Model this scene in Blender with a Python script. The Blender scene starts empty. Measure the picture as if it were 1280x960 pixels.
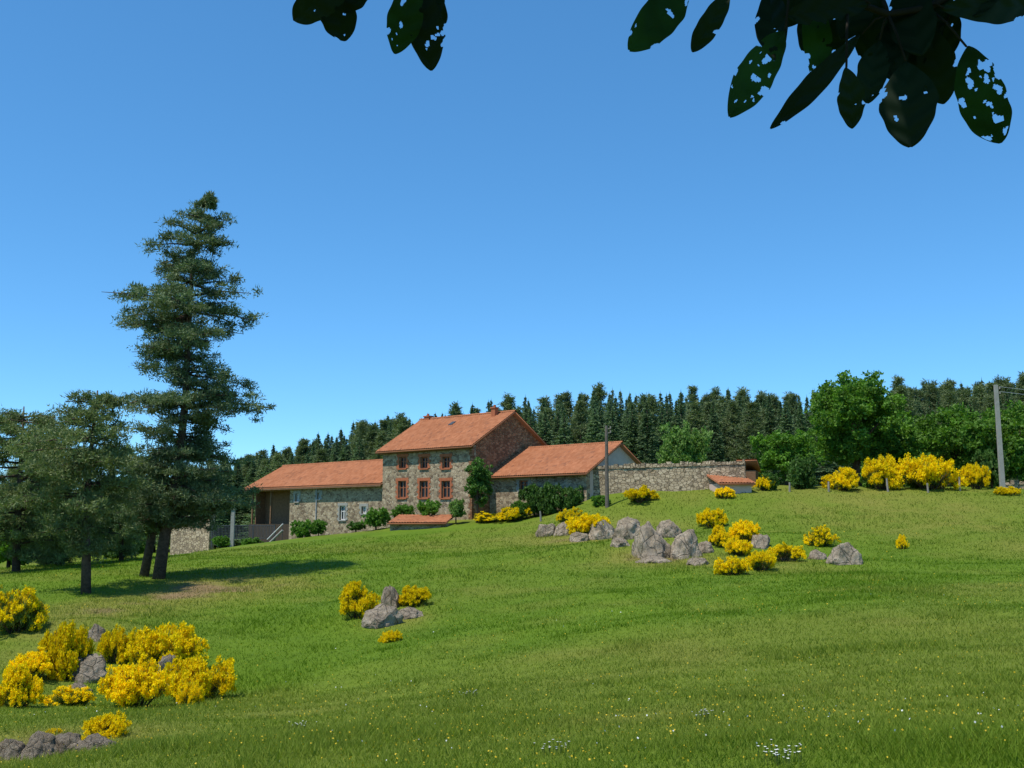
import bpy, bmesh, math, random
import numpy as np
from mathutils import Vector, noise
random.seed(5)
S=bpy.context.scene; COL=S.collection
S.view_settings.view_transform='Standard'; S.view_settings.look='None'; S.view_settings.exposure=0; S.view_settings.gamma=1
F=1256.; TH=math.atan(175/F); ct,st=math.cos(TH),math.sin(TH); EYE=1.6
def ray(px,py):
    u=(px-640)/F; v=(480-py)/F
    return np.array([u,ct-v*st,st+v*ct])
def at(px,py,Y):
    d=ray(px,py); return np.array([d[0]*Y/d[1],Y,EYE+d[2]*Y/d[1]])
def zpy(Y,py):
    v=(480-py)/F; return EYE+Y*(st+v*ct)/(ct-v*st)
def s_of(O,a,px,dz=3):
    u=(px-640)/F
    return (u*(O[1]*ct+dz*st)-O[0])/(a[0]-u*a[1]*ct)
# ------------------------------------------------ terrain
cp=[(0,960,10),(300,960,8.5),(640,960,6.5),(1000,960,6.2),(1280,960,6),
(0,880,19),(250,880,22),(450,880,17),(640,880,14),(1000,880,11),(1280,880,10),
(0,800,29),(120,800,30),(250,800,31),(490,800,29),(640,800,25),(850,800,22),(1000,800,20),(1280,800,17),
(0,750,42),(250,745,43),(490,740,41),(640,740,37),(850,740,34),(1000,740,31),(1280,740,28),
(100,716,52),(250,708,55),(490,700,55),(640,700,52),(850,700,48),(1000,700,46),(1280,700,43),
(480,668,75),(640,663,71),(850,662,62),(1000,660,60),(1280,655,57),
(590,648,80),(700,642,77),(850,635,69),(1100,635,66),(1280,633,64),
(735,620,76),(930,610,74),(1100,613,73),(1280,612,72),
(0,712,66),(150,700,68),(250,690,76),(350,676,82),(428,668,86),(300,686,86)]
pts=[at(*c) for c in cp]+[np.array(p,float) for p in [(-60,95,-4),(-30,104,-1),(0,105,2),(30,100,3.5),(70,100,4),(75,60,3),(60,20,1),(50,0,1),(0,0,0),(0,-20,.3),(-40,0,-1.2),(-50,30,-3),(-65,60,-3.5),(20,90,4.2),(45,85,4.2)]]
P=np.array(pts); SC=50.
def phi(r2): return np.where(r2>1e-12,r2*np.log(r2+1e-12),0)
A=P[:,:2]/SC; n=len(A)
K=phi(((A[:,None]-A[None])**2).sum(-1))+np.eye(n)*0.004
Q=np.hstack([np.ones((n,1)),A]); M=np.block([[K,Q],[Q.T,np.zeros((3,3))]])
W_=np.linalg.solve(M,np.concatenate([P[:,2],np.zeros(3)]))
rt=np.random.default_rng(3).random((256,256))
def vn(x,y,sc,o=0):
    x=np.asarray(x)/sc+o*17.3+1000; y=np.asarray(y)/sc+o*7.7+1000
    i=np.floor(x).astype(int); j=np.floor(y).astype(int); fx=x-i; fy=y-j
    fx=fx*fx*(3-2*fx); fy=fy*fy*(3-2*fy); g=lambda a,b: rt[a%256,b%256]
    return (g(i,j)*(1-fx)+g(i+1,j)*fx)*(1-fy)+(g(i,j+1)*(1-fx)+g(i+1,j+1)*fx)*fy
def sm(x): x=np.clip(x,0,1); return x*x*(3-2*x)
def G(x,y):
    x=np.atleast_1d(np.asarray(x,float)); y=np.atleast_1d(np.asarray(y,float)); out=np.empty(x.shape)
    for s in range(0,len(x),40000):
        xx=x[s:s+40000]; yy=y[s:s+40000]
        cx=np.clip(xx,-75,80)/SC; cy=np.clip(yy,-22,108)/SC
        k=phi((cx[:,None]-A[:,0])**2+(cy[:,None]-A[:,1])**2)
        z=k@W_[:n]+W_[n]+W_[n+1]*cx+W_[n+2]*cy
        d=np.maximum(np.maximum(np.abs(xx-2.5)-77.5,0),np.maximum(np.abs(yy-43)-65,0))
        w=sm(d/90); z=z*(1-w)-2*w
        z+=(vn(xx,yy,3.1)-.5)*.16+(vn(xx,yy,.9,2)-.5)*.07
        for bx,by,sx_,sy_,hb in ((9.2,53.,7.,3.4,.85),(-11.8,29.5,3.4,2.6,.55),(-4.6,37.,1.9,1.6,.3)):
            z+=hb*np.exp(-((xx-bx)/sx_)**2-((yy-by)/sy_)**2)*(.75+.5*vn(xx,yy,1.7,14))
        out[s:s+40000]=z
    return out
def g1(x,y): return float(G([x],[y])[0])
def hit(px,py):
    Ys=np.arange(5,105,.2); d=ray(px,py); X=d[0]*Ys/d[1]; Z=EYE+d[2]*Ys/d[1]; D=Z-G(X,Ys)
    i=np.argmax(D<0) if (D<0).any() else int(np.argmin(D[:345]))
    return np.array([X[i],Ys[i],Z[i]-max(D[i],0)])
def mpp(p): return (p[1]*ct+(p[2]-EYE)*st)/F
# ------------------------------------------------ objects
def tag(o,label=None,cat=None,group=None,kind=None):
    for k,v in (('label',label),('category',cat),('group',group),('kind',kind)):
        if v: o[k]=v
    return o
def empty(name,loc,label,cat,group=None,rz=0,sc=None):
    o=bpy.data.objects.new(name,None); COL.objects.link(o); o.location=[float(v) for v in loc]; o.rotation_euler=(0,0,rz)
    o.empty_display_size=.2
    if sc is not None: o.scale=[float(v) for v in (sc if hasattr(sc,'__len__') else (sc,)*3)]
    return tag(o,label,cat,group)
def ob(name,me,m=None,parent=None):
    o=bpy.data.objects.new(name,me); COL.objects.link(o)
    if m is not None and not me.materials: me.materials.append(m)
    if parent: o.parent=parent
    return o
def npm(name,V,Fc,smooth=False,uv=None,attr=None):
    V=np.asarray(V,np.float32); Fc=np.asarray(Fc,np.int32); me=bpy.data.meshes.new(name)
    me.vertices.add(len(V)); me.vertices.foreach_set('co',V.ravel()); k=Fc.shape[1]
    me.loops.add(Fc.size); me.loops.foreach_set('vertex_index',Fc.ravel())
    me.polygons.add(len(Fc)); me.polygons.foreach_set('loop_start',np.arange(len(Fc),dtype=np.int32)*k)
    if smooth: me.polygons.foreach_set('use_smooth',np.ones(len(Fc),bool))
    if uv is not None:
        l=me.uv_layers.new(name='UVMap'); l.data.foreach_set('uv',np.asarray(uv,np.float32)[Fc.ravel()].ravel())
    if attr is not None:
        a=me.attributes.new('tone','FLOAT','POINT'); a.data.foreach_set('value',np.asarray(attr,np.float32))
    me.update(calc_edges=True); return me
class MB:
    def __init__(s): s.v=[]; s.f=[]
    def poly(s,*p):
        b=len(s.v); s.v+=[tuple(map(float,q)) for q in p]; s.f.append(tuple(range(b,b+len(p))))
    def box(s,x0,x1,y0,y1,z0,z1):
        b=len(s.v); s.v+=[(x,y,z) for z in (z0,z1) for y in (y0,y1) for x in (x0,x1)]
        s.f+=[tuple(b+i for i in q) for q in ((0,2,3,1),(4,5,7,6),(0,1,5,4),(2,6,7,3),(0,4,6,2),(1,3,7,5))]
    def tube(s,pts,rad,n=8):
        pts=[Vector([float(c) for c in p]) for p in pts]; b0=len(s.v)
        for i,p in enumerate(pts):
            t=(pts[min(i+1,len(pts)-1)]-pts[max(i-1,0)]).normalized()
            u=t.cross(Vector((0,1,0.01)) if abs(t.y)<.9 else Vector((1,0,0))).normalized(); w=t.cross(u)
            r=rad[i] if hasattr(rad,'__len__') else rad
            for k in range(n):
                a=2*math.pi*k/n; s.v.append(tuple(p+(u*math.cos(a)+w*math.sin(a))*r))
        for i in range(len(pts)-1):
            for k in range(n):
                a=b0+i*n+k; c=b0+i*n+(k+1)%n; s.f.append((a,c,c+n,a+n))
        s.f.append(tuple(b0+k for k in range(n))[::-1]); e=b0+(len(pts)-1)*n; s.f.append(tuple(e+k for k in range(n)))
    def prism(s,poly,ax,a0,a1):   # polygon in (y,z) extruded along x (ax=0) or (x,z) along y (ax=1)
        f=(lambda t,q:(t,q[0],q[1])) if ax==0 else (lambda t,q:(q[0],t,q[1])); n=len(poly)
        s.poly(*[f(a0,q) for q in poly]); s.poly(*[f(a1,q) for q in poly][::-1])
        for i in range(n): s.poly(f(a0,poly[i]),f(a0,poly[(i+1)%n]),f(a1,poly[(i+1)%n]),f(a1,poly[i]))
    def mesh(s,name,smooth=False):
        me=bpy.data.meshes.new(name); me.from_pydata(s.v,[],s.f)
        if smooth:
            for p in me.polygons: p.use_smooth=True
        me.update(); return me
    def build(s,name,m,parent=None,smooth=False): return ob(name,s.mesh(name,smooth),m,parent)
# ------------------------------------------------ materials
def nm(name):
    m=bpy.data.materials.new(name); m.use_nodes=True; t=m.node_tree; t.nodes.clear()
    return m,t,t.nodes.new('ShaderNodeOutputMaterial')
def nd(t,ty,ins=None,**kw):
    x=t.nodes.new(ty)
    for k,v in kw.items(): setattr(x,k,v)
    for k,v in (ins or {}).items():
        if isinstance(v,bpy.types.NodeSocket): t.links.new(v,x.inputs[k])
        else: x.inputs[k].default_value=v
    return x
def c4(c): return (c[0],c[1],c[2],1)
def mix(t,f,a,b,bt='MIX'):
    g=lambda q: q if isinstance(q,bpy.types.NodeSocket) else c4(q)
    return nd(t,'ShaderNodeMixRGB',{'Fac':f,'Color1':g(a),'Color2':g(b)},blend_type=bt).outputs[0]
def rmp(t,f,lo,hi,a=0.,b=1.): return nd(t,'ShaderNodeMapRange',{'Value':f,'From Min':lo,'From Max':hi,'To Min':a,'To Max':b}).outputs[0]
def noi(t,sc,det=4,co='Object',rough=.6,vec=None):
    v=vec if vec is not None else nd(t,'ShaderNodeTexCoord').outputs[co]
    return nd(t,'ShaderNodeTexNoise',{'Vector':v,'Scale':sc,'Detail':det,'Roughness':rough}).outputs[0]
def val(t,f): # grey multiplier
    return nd(t,'ShaderNodeCombineXYZ',{0:f,1:f,2:f}).outputs[0]
def leafm(name,c1,c2,trans=.3,nsc=.7,lo=.55,hi=1.3,tcol=None,rough=.6,spec=.25):
    m,t,o=nm(name); g=nd(t,'ShaderNodeNewGeometry')
    col=mix(t,g.outputs['Random Per Island'],c1,c2)
    col=mix(t,1.,col,val(t,rmp(t,noi(t,nsc,3),.3,.7,lo,hi)),'MULTIPLY')
    oi=nd(t,'ShaderNodeObjectInfo').outputs['Random']
    col=mix(t,1.,col,val(t,rmp(t,oi,0,1,.82,1.15)),'MULTIPLY')
    d=nd(t,'ShaderNodeBsdfPrincipled',{'Base Color':col,'Roughness':rough,'Specular IOR Level':spec})
    tc=mix(t,1.,col,tcol or (1.1,1.25,.5),'MULTIPLY')
    tr=nd(t,'ShaderNodeBsdfTranslucent',{'Color':tc})
    mx=nd(t,'ShaderNodeMixShader',{0:trans,1:d.outputs[0],2:tr.outputs[0]}); t.links.new(mx.outputs[0],o.inputs[0]); return m
def plain(name,c1,c2,sc=4,rough=.85,bump=.3,spec=.3,bd=.02,det=6):
    m,t,o=nm(name); f=noi(t,sc,det); col=mix(t,rmp(t,f,.3,.7),c1,c2)
    b=nd(t,'ShaderNodeBump',{'Strength':bump,'Distance':bd,'Height':f})
    d=nd(t,'ShaderNodeBsdfPrincipled',{'Base Color':col,'Roughness':rough,'Specular IOR Level':spec,'Normal':b.outputs[0]})
    t.links.new(d.outputs[0],o.inputs[0]); return m
def stonem(name,cols,mortar,sc=2.6,patch=None):
    m,t,o=nm(name); v=nd(t,'ShaderNodeTexCoord').outputs['Object']
    w=nd(t,'ShaderNodeTexNoise',{'Vector':v,'Scale':1.6,'Detail':2}).outputs['Color']
    v=nd(t,'ShaderNodeVectorMath',{0:v,1:nd(t,'ShaderNodeVectorMath',{0:w,1:(.25,.25,.25)},operation='MULTIPLY').outputs[0]},operation='ADD').outputs[0]
    v=nd(t,'ShaderNodeMapping',{'Vector':v,'Scale':(1,1,1.45)}).outputs[0]
    a=nd(t,'ShaderNodeTexVoronoi',{'Vector':v,'Scale':sc}); e=nd(t,'ShaderNodeTexVoronoi',{'Vector':v,'Scale':sc},feature='DISTANCE_TO_EDGE')
    sx=nd(t,'ShaderNodeSeparateXYZ',{0:a.outputs['Color']})
    col=mix(t,sx.outputs[0],cols[0],cols[1]); col=mix(t,rmp(t,sx.outputs[1],.55,.75),col,cols[2])
    f=noi(t,9,5); col=mix(t,1.,col,val(t,rmp(t,f,.25,.75,.65,1.3)),'MULTIPLY')
    ed=rmp(t,e.outputs['Distance'],.02,.07)
    col=mix(t,ed,mortar,col)
    big=noi(t,.35,4); col=mix(t,1.,col,val(t,rmp(t,big,.3,.7,.86,1.12)),'MULTIPLY')
    b=nd(t,'ShaderNodeBump',{'Strength':.9,'Distance':.06,'Height':ed})
    d=nd(t,'ShaderNodeBsdfPrincipled',{'Base Color':col,'Roughness':.9,'Specular IOR Level':.1,'Normal':b.outputs[0]})
    t.links.new(d.outputs[0],o.inputs[0]); return m
def tilem(name):
    m,t,o=nm(name); v=nd(t,'ShaderNodeTexCoord').outputs['UV']
    fl=nd(t,'ShaderNodeVectorMath',{0:nd(t,'ShaderNodeVectorMath',{0:v,1:(4.55,3.03,1)},operation='MULTIPLY').outputs[0]},operation='FLOOR').outputs[0]
    w=nd(t,'ShaderNodeTexWhiteNoise',{'Vector':fl},noise_dimensions='2D').outputs[0]
    col=mix(t,w,(.285,.106,.048),(.37,.152,.074)); col=mix(t,rmp(t,w,.86,1.),col,(.22,.09,.048))
    col=mix(t,1.,col,val(t,rmp(t,noi(t,.6,5),.3,.7,.88,1.1)),'MULTIPLY')
    d=nd(t,'ShaderNodeBsdfPrincipled',{'Base Color':col,'Roughness':.9,'Specular IOR Level':.1}); t.links.new(d.outputs[0],o.inputs[0]); return m
def tonem(name,ga,gb,dry,earth,blade):
    m,t,o=nm(name); tn=nd(t,'ShaderNodeAttribute',attribute_name='tone').outputs['Fac']
    pos=nd(t,'ShaderNodeNewGeometry')
    f=nd(t,'ShaderNodeTexNoise',{'Vector':pos.outputs['Position'],'Scale':.35,'Detail':6,'Roughness':.65}).outputs[0]
    col=mix(t,rmp(t,f,.32,.68),ga,gb)
    col=mix(t,rmp(t,tn,.0,.5),col,dry); col=mix(t,rmp(t,tn,.6,1.),col,earth)
    if blade:
        col=mix(t,1.,col,val(t,rmp(t,pos.outputs['Random Per Island'],0,1,.84,1.2)),'MULTIPLY')
        d=nd(t,'ShaderNodeBsdfPrincipled',{'Base Color':col,'Roughness':.65,'Specular IOR Level':.1})
        tr=nd(t,'ShaderNodeBsdfTranslucent',{'Color':mix(t,1.,col,(1.1,1.2,.5),'MULTIPLY')})
        x=nd(t,'ShaderNodeMixShader',{0:.4,1:d.outputs[0],2:tr.outputs[0]})
    else:
        f2=nd(t,'ShaderNodeTexNoise',{'Vector':pos.outputs['Position'],'Scale':5.,'Detail':6,'Roughness':.75}).outputs[0]
        col=mix(t,1.,col,val(t,rmp(t,f2,.3,.7,.75,1.2)),'MULTIPLY')
        b=nd(t,'ShaderNodeBump',{'Strength':.6,'Distance':.1,'Height':f2})
        x=nd(t,'ShaderNodeBsdfPrincipled',{'Base Color':col,'Roughness':.95,'Specular IOR Level':.1,'Normal':b.outputs[0]})
    t.links.new(x.outputs[0],o.inputs[0]); return m
M_ground=tonem('meadow_soil',(.082,.145,.009),(.115,.185,.013),(.17,.18,.03),(.22,.155,.075),False)
M_grass=tonem('meadow_grass',(.10,.18,.010),(.143,.23,.015),(.225,.245,.045),(.28,.21,.10),True)
M_pine=leafm('pine_needles',(.11,.17,.072),(.195,.25,.112),.26,.5,.66,1.32,(1,1.1,.6))
M_pine2=leafm('olive_needles',(.135,.19,.06),(.225,.27,.10),.28,.5,.7,1.28,(1,1.1,.6))
M_spr=leafm('spruce_needles',(.085,.145,.06),(.135,.20,.085),.24,.35,.82,1.2)  # needle colour carries a bluish tint for aerial haze
M_spr2=leafm('fir_needles',(.11,.155,.06),(.165,.205,.085),.24,.35,.82,1.2)
M_leaf=leafm('tree_leaves',(.078,.185,.018),(.145,.285,.033),.36,.6,.68,1.3)
M_leafd=leafm('dark_leaves',(.055,.125,.02),(.095,.185,.032),.3,.8,.65,1.3)
M_leafp=leafm('pale_leaves',(.13,.25,.045),(.20,.33,.075),.35,.6,.75,1.25)
M_near=leafm('near_leaves',(.007,.016,.007),(.010,.022,.009),.12,6,.8,1.15,(1.4,1.9,.5),.6,.12)  # near-black base: shade on the backlit leaves is put into the colour
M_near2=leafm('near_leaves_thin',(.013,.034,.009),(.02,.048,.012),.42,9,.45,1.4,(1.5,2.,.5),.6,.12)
M_yel=leafm('broom_blossom',(.88,.66,.004),(.96,.80,.012),.42,1.5,.9,1.08,(1.05,1,.3),.8,.05)
M_stem=leafm('broom_stems',(.08,.13,.02),(.13,.19,.035),.3,1.5)
M_white=leafm('white_petals',(.65,.67,.6),(.8,.8,.76),.2,3,.9,1.05,(1,1,1))
M_but=leafm('yellow_petals',(.6,.42,.02),(.7,.5,.03),.2,3,.9,1.05,(1,1,.5))
M_bark=plain('bark',(.05,.036,.026),(.13,.09,.065),7,.95,.8,.1,.05)
M_twig=plain('dark_twig',(.015,.013,.010),(.028,.024,.018),30,.9,.4,.1,.003)
M_wood=plain('old_timber',(.15,.08,.042),(.24,.135,.072),6,.85,.4,.2)
M_slate=plain('dark_planks',(.05,.036,.024),(.085,.06,.042),5,.85,.3,.2)
M_grey=plain('weathered_wood',(.2,.18,.15),(.34,.31,.27),9,.9,.5,.1)
M_pole=plain('pole_wood',(.10,.085,.07),(.17,.145,.12),7,.9,.4,.1)
M_conc=plain('concrete',(.26,.25,.22),(.34,.33,.29),5,.9,.2,.2)
M_rend=plain('pink_render',(.55,.40,.33),(.64,.48,.40),3,.95,.2,.1)
M_frame=plain('window_wood',(.27,.095,.04),(.33,.125,.06),8,.6,.1)
M_wfr=plain('white_paint',(.6,.59,.55),(.7,.69,.65),8,.5,.05)
M_metal=plain('dark_railing',(.04,.045,.05),(.07,.075,.08),9,.5,.1)
M_zinc=plain('zinc',(.3,.31,.32),(.38,.39,.4),9,.4,.05)
M_brt=plain('brick_trim',(.33,.10,.045),(.43,.15,.07),7,.9,.3,.2)
M_glass=plain('window_glass',(.010,.011,.014),(.022,.024,.028),2,.12,0,.25)
M_stone=stonem('farm_rubble',[(.30,.22,.135),(.48,.385,.255),(.195,.14,.09)],(.48,.395,.275),3.3)
M_wall=stonem('dry_stone',[(.39,.295,.185),(.55,.435,.295),(.30,.23,.155)],(.19,.145,.09),3.4)
M_brick=stonem('gable_rubble',[(.28,.125,.06),(.40,.22,.12),(.20,.095,.05)],(.30,.19,.11),3.6); M_tile=tilem('roman_tiles')
def rockm():
    m,t,o=nm('granite'); f=noi(t,1.6,10,rough=.75); col=mix(t,rmp(t,f,.36,.64),(.21,.165,.115),(.49,.41,.305))
    f3=noi(t,4.5,4); col=mix(t,rmp(t,f3,.56,.68,0,.6),col,(.36,.27,.14)); col=mix(t,rmp(t,noi(t,11,6),.48,.68,0,.5),col,(.17,.135,.095))
    vo=nd(t,'ShaderNodeTexVoronoi',{'Vector':nd(t,'ShaderNodeTexCoord').outputs['Object'],'Scale':1.7},feature='DISTANCE_TO_EDGE').outputs['Distance']
    ck=rmp(t,vo,.0,.04); col=mix(t,ck,mix(t,.5,col,(.05,.045,.035)),col)
    hgt=nd(t,'ShaderNodeMath',{0:noi(t,5,10,rough=.75),1:nd(t,'ShaderNodeMath',{0:ck,1:.3},operation='MULTIPLY').outputs[0]},operation='ADD').outputs[0]
    b=nd(t,'ShaderNodeBump',{'Strength':.9,'Distance':.18,'Height':hgt})
    d=nd(t,'ShaderNodeBsdfPrincipled',{'Base Color':col,'Roughness':.95,'Specular IOR Level':.1,'Normal':b.outputs[0]}); t.links.new(d.outputs[0],o.inputs[0]); return m
M_rock=rockm()
def hillm():
    m,t,o=nm('wooded_hillside'); col=mix(t,rmp(t,noi(t,.06,8,rough=.8),.35,.65),(.035,.07,.06),(.08,.13,.10))  # bluish cast of distance haze mixed into the hill colour
    d=nd(t,'ShaderNodeBsdfPrincipled',{'Base Color':col,'Roughness':1.,'Specular IOR Level':0.}); t.links.new(d.outputs[0],o.inputs[0]); return m
# ------------------------------------------------ ground, grass, hills
def tone(x,y):
    r=.24*sm((vn(x,y,9,4)-.42)*2.6)+.16*sm((vn(x,y,2.3,5)-.5)*2.5)
    q=lambda px,py,s,a:(lambda p:a*np.exp(-(((x-p[0])**2+((y-p[1])*.6)**2)/s**2)))(hit(px,py))
    for px,py,s,a in ((285,738,3.4,.66),(225,740,2,.45),(100,800,2.2,.9),(110,845,1.0,.9),(95,770,2.6,.6),(815,700,2.0,.7),(960,705,2.6,.4),(720,675,3,.4),(500,775,1.2,.5),(1030,640,7,.2),(1200,650,7,.2),(60,930,1.1,.5)):
        r=r+q(px,py,s,a)*(.55+.9*vn(x,y,.8,6))
    r=r*(1-.75*np.exp(-(((x+9)/5.)**2+((y-27)/8.)**2)))
    return np.clip(r,0,1)
def axis(lo,hi,st_,far,k=1.22):
    a=list(np.arange(lo,hi,st_)); s=st_; x=a[-1]
    while x<far: s*=k; x+=s; a.append(x)
    s=st_; x=lo; b=[]
    while x>-far: s*=k; x-=s; b.append(x)
    return np.array(b[::-1]+a)
gx=axis(-48,52,.5,4500); gy=axis(2,92,.45,4500); XX,YY=np.meshgrid(gx,gy); x=XX.ravel(); y=YY.ravel()
nx=len(gx); ii=(np.arange(len(gy)-1)[:,None]*nx+np.arange(nx-1)[None]).ravel()
tag(ob('ground',npm('ground',np.stack([x,y,G(x,y)],1),np.stack([ii,ii+1,ii+1+nx,ii+nx],1),True,None,tone(x,y)),M_ground),'sloping green meadow rising to the farm','meadow',None,'structure')
rg=np.random.default_rng(11)
def blades(N,hs=1.,wx=1.):
    Y=np.exp(rg.uniform(math.log(4.6),math.log(74),N)); X=rg.uniform(-900,900,N)/F*Y*1.02
    z=G(X,Y); tl=sm((vn(X,Y,4.5,8)-.5)*3)*.7+1.0*sm((vn(X,Y,1.1,9)-.62)*3)
    h=(.018+.04*rg.random(N))*(1+1.1*tl)*(1+Y/65)*hs; w=(.0021+.00037*Y)*(.7+.6*rg.random(N))*wx
    az=rg.uniform(0,6.283,N); la=rg.uniform(0,6.283,N); ln=h*rg.uniform(.2,1.2,N)
    B=np.stack([X,Y,z-.01],1); dx=np.stack([np.cos(az)*w,np.sin(az)*w,0*w],1)
    T=B+np.stack([np.cos(la)*ln,np.sin(la)*ln,h],1)
    V=np.stack([B-dx,B+dx,T],1).reshape(-1,3); return V,np.arange(3*N).reshape(-1,3),np.repeat(tone(X,Y),3)
V,Fc,tn=blades(600000); tag(ob('meadow_grass',npm('meadow_grass',V,Fc,False,None,tn),M_grass),'short green grass growing over the whole meadow','grass',None,'stuff')
def dots(N,sz,ylo,yhi,m,name,label,cat,thr):
    Y=np.exp(rg.uniform(math.log(ylo),math.log(yhi),N)); X=rg.uniform(-850,850,N)/F*Y
    k=vn(X,Y,6,12)+.3*rg.random(N)>thr; X=X[k];Y=Y[k]; n_=len(X)
    c=np.stack([X,Y,G(X,Y)+.05+.06*rg.random(n_)],1); s=(sz+.00035*Y)[:,None]*(.6+.8*rg.random((n_,1)))
    e=rg.normal(size=(n_,3)); e/=np.linalg.norm(e,axis=1)[:,None]; w=np.cross(e,rg.normal(size=(n_,3))); w/=np.linalg.norm(w,axis=1)[:,None]
    V=np.stack([c-e*s,c+w*s,c+e*s,c-w*s],1).reshape(-1,3)
    tag(ob(name,npm(name,V,np.arange(4*n_).reshape(-1,4)),m),label,cat,None,'stuff')
dots(6500,.004,6.,60,M_but,'buttercups','tiny yellow buttercups sprinkled through the meadow grass','flowers',.6)
dots(400,.004,6.,30,M_white,'daisies','tiny white daisies sprinkled through the meadow grass','flowers',.8)
hx=np.linspace(-900,700,260); hy=np.linspace(520,900,24); HX,HY=np.meshgrid(hx,hy); a_=HX.ravel(); b_=HY.ravel()
hz=-6+sm((b_-520)/260)*(34+14*np.sin(a_/170.+.6)+9*np.sin(a_/61.))*np.clip(1-(a_+150)/900,.25,1)+vn(a_,b_,9,3)*5
ii=(np.arange(23)[:,None]*260+np.arange(259)[None]).ravel()
tag(ob('hills',npm('hills',np.stack([a_,b_,hz],1),np.stack([ii,ii+1,ii+261,ii+260],1),True),hillm()),'low wooded hills on the horizon at the left','hill',None,'structure')
# ------------------------------------------------ foliage tools
def cloud(C,R,k,L,W,r,quad=True,shell=.45,up=.2,out=.6,sp=.55):
    C=np.asarray(C,float); R=np.broadcast_to(np.asarray(R,float),C.shape); N=len(C)*k
    u=lambda a:a/np.maximum(np.linalg.norm(a,axis=1),1e-6)[:,None]
    d=u(r.normal(size=(N,3))); Pp=np.repeat(C,k,0)+d*np.repeat(R,k,0)*(shell+(1-shell)*r.random(N))[:,None]
    e=d*out+r.normal(size=(N,3))*sp; e[:,2]+=up; e=u(e); w=u(np.cross(e,r.normal(size=(N,3))))
    l=L*(.6+.8*r.random(N))[:,None]; ww=W*(.6+.8*r.random(N))[:,None]
    if quad: V=np.stack([Pp-e*l/2,Pp+w*ww/2,Pp+e*l/2,Pp-w*ww/2],1); q=4
    else: V=np.stack([Pp-w*ww/2,Pp+w*ww/2,Pp+e*l],1); q=3
    return V.reshape(-1,3),np.arange(N*q).reshape(-1,q)
def leafy(seed,H,cz,R,nl,lr,k=22,L=.24,W=.15,nc=12,trunk_r=.22,limbs=9,base=0.,fp=.38):
    r=np.random.default_rng(seed); R=np.array(R,float)
    d=r.normal(size=(nl,3)); d/=np.linalg.norm(d,axis=1)[:,None]; fr=r.random(nl)**fp
    c=d*R*fr[:,None]*.84+np.array([0,0,cz]); lrad=lr*(.65+.6*r.random(nl))
    q=r.normal(size=(nl*nc,3)); q/=np.linalg.norm(q,axis=1)[:,None]
    cc=np.repeat(c,nc,0)+q*np.repeat(lrad,nc)[:,None]*(.5+.55*r.random((nl*nc,1))); cc[:,2]=np.maximum(cc[:,2],base+.15)
    V,Fc=cloud(cc,lr*.42*np.array([1,1,.75]),k,L,W,r,True,.2,.15)
    tr=trunk_r; mb=MB(); mb.tube([(0,0,-.4),(.2*tr,0,cz*.35),(-.1*tr,.2*tr,cz*.8),(0,0,cz+R[2]*.4)],[tr*1.25,tr,tr*.7,tr*.25],9)
    for i in range(min(limbs,nl)):
        z0=cz*(.45+.28*r.random()); mb.tube([(0,0,z0),tuple(c[i]*np.array([.5,.5,0])+np.array([0,0,(z0+c[i][2])/2-.1*cz/5])),tuple(c[i])],[tr*.45,tr*.3,tr*.1],6)
    return npm('crown',V,Fc),mb.mesh('trunk',True)
def put_leafy(name,cat,label,p,meshes,mat,sc=1.,group=None,rz=0.,names=('trunk','crown')):
    e=empty(name,p,label,cat,group,rz,sc); ob(names[0],meshes[1],M_bark,e); o=ob(names[1],meshes[0],None,e)
    if not meshes[0].materials: meshes[0].materials.append(mat)
    o.material_slots[0].link='OBJECT'; o.material_slots[0].material=mat; return e
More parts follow.
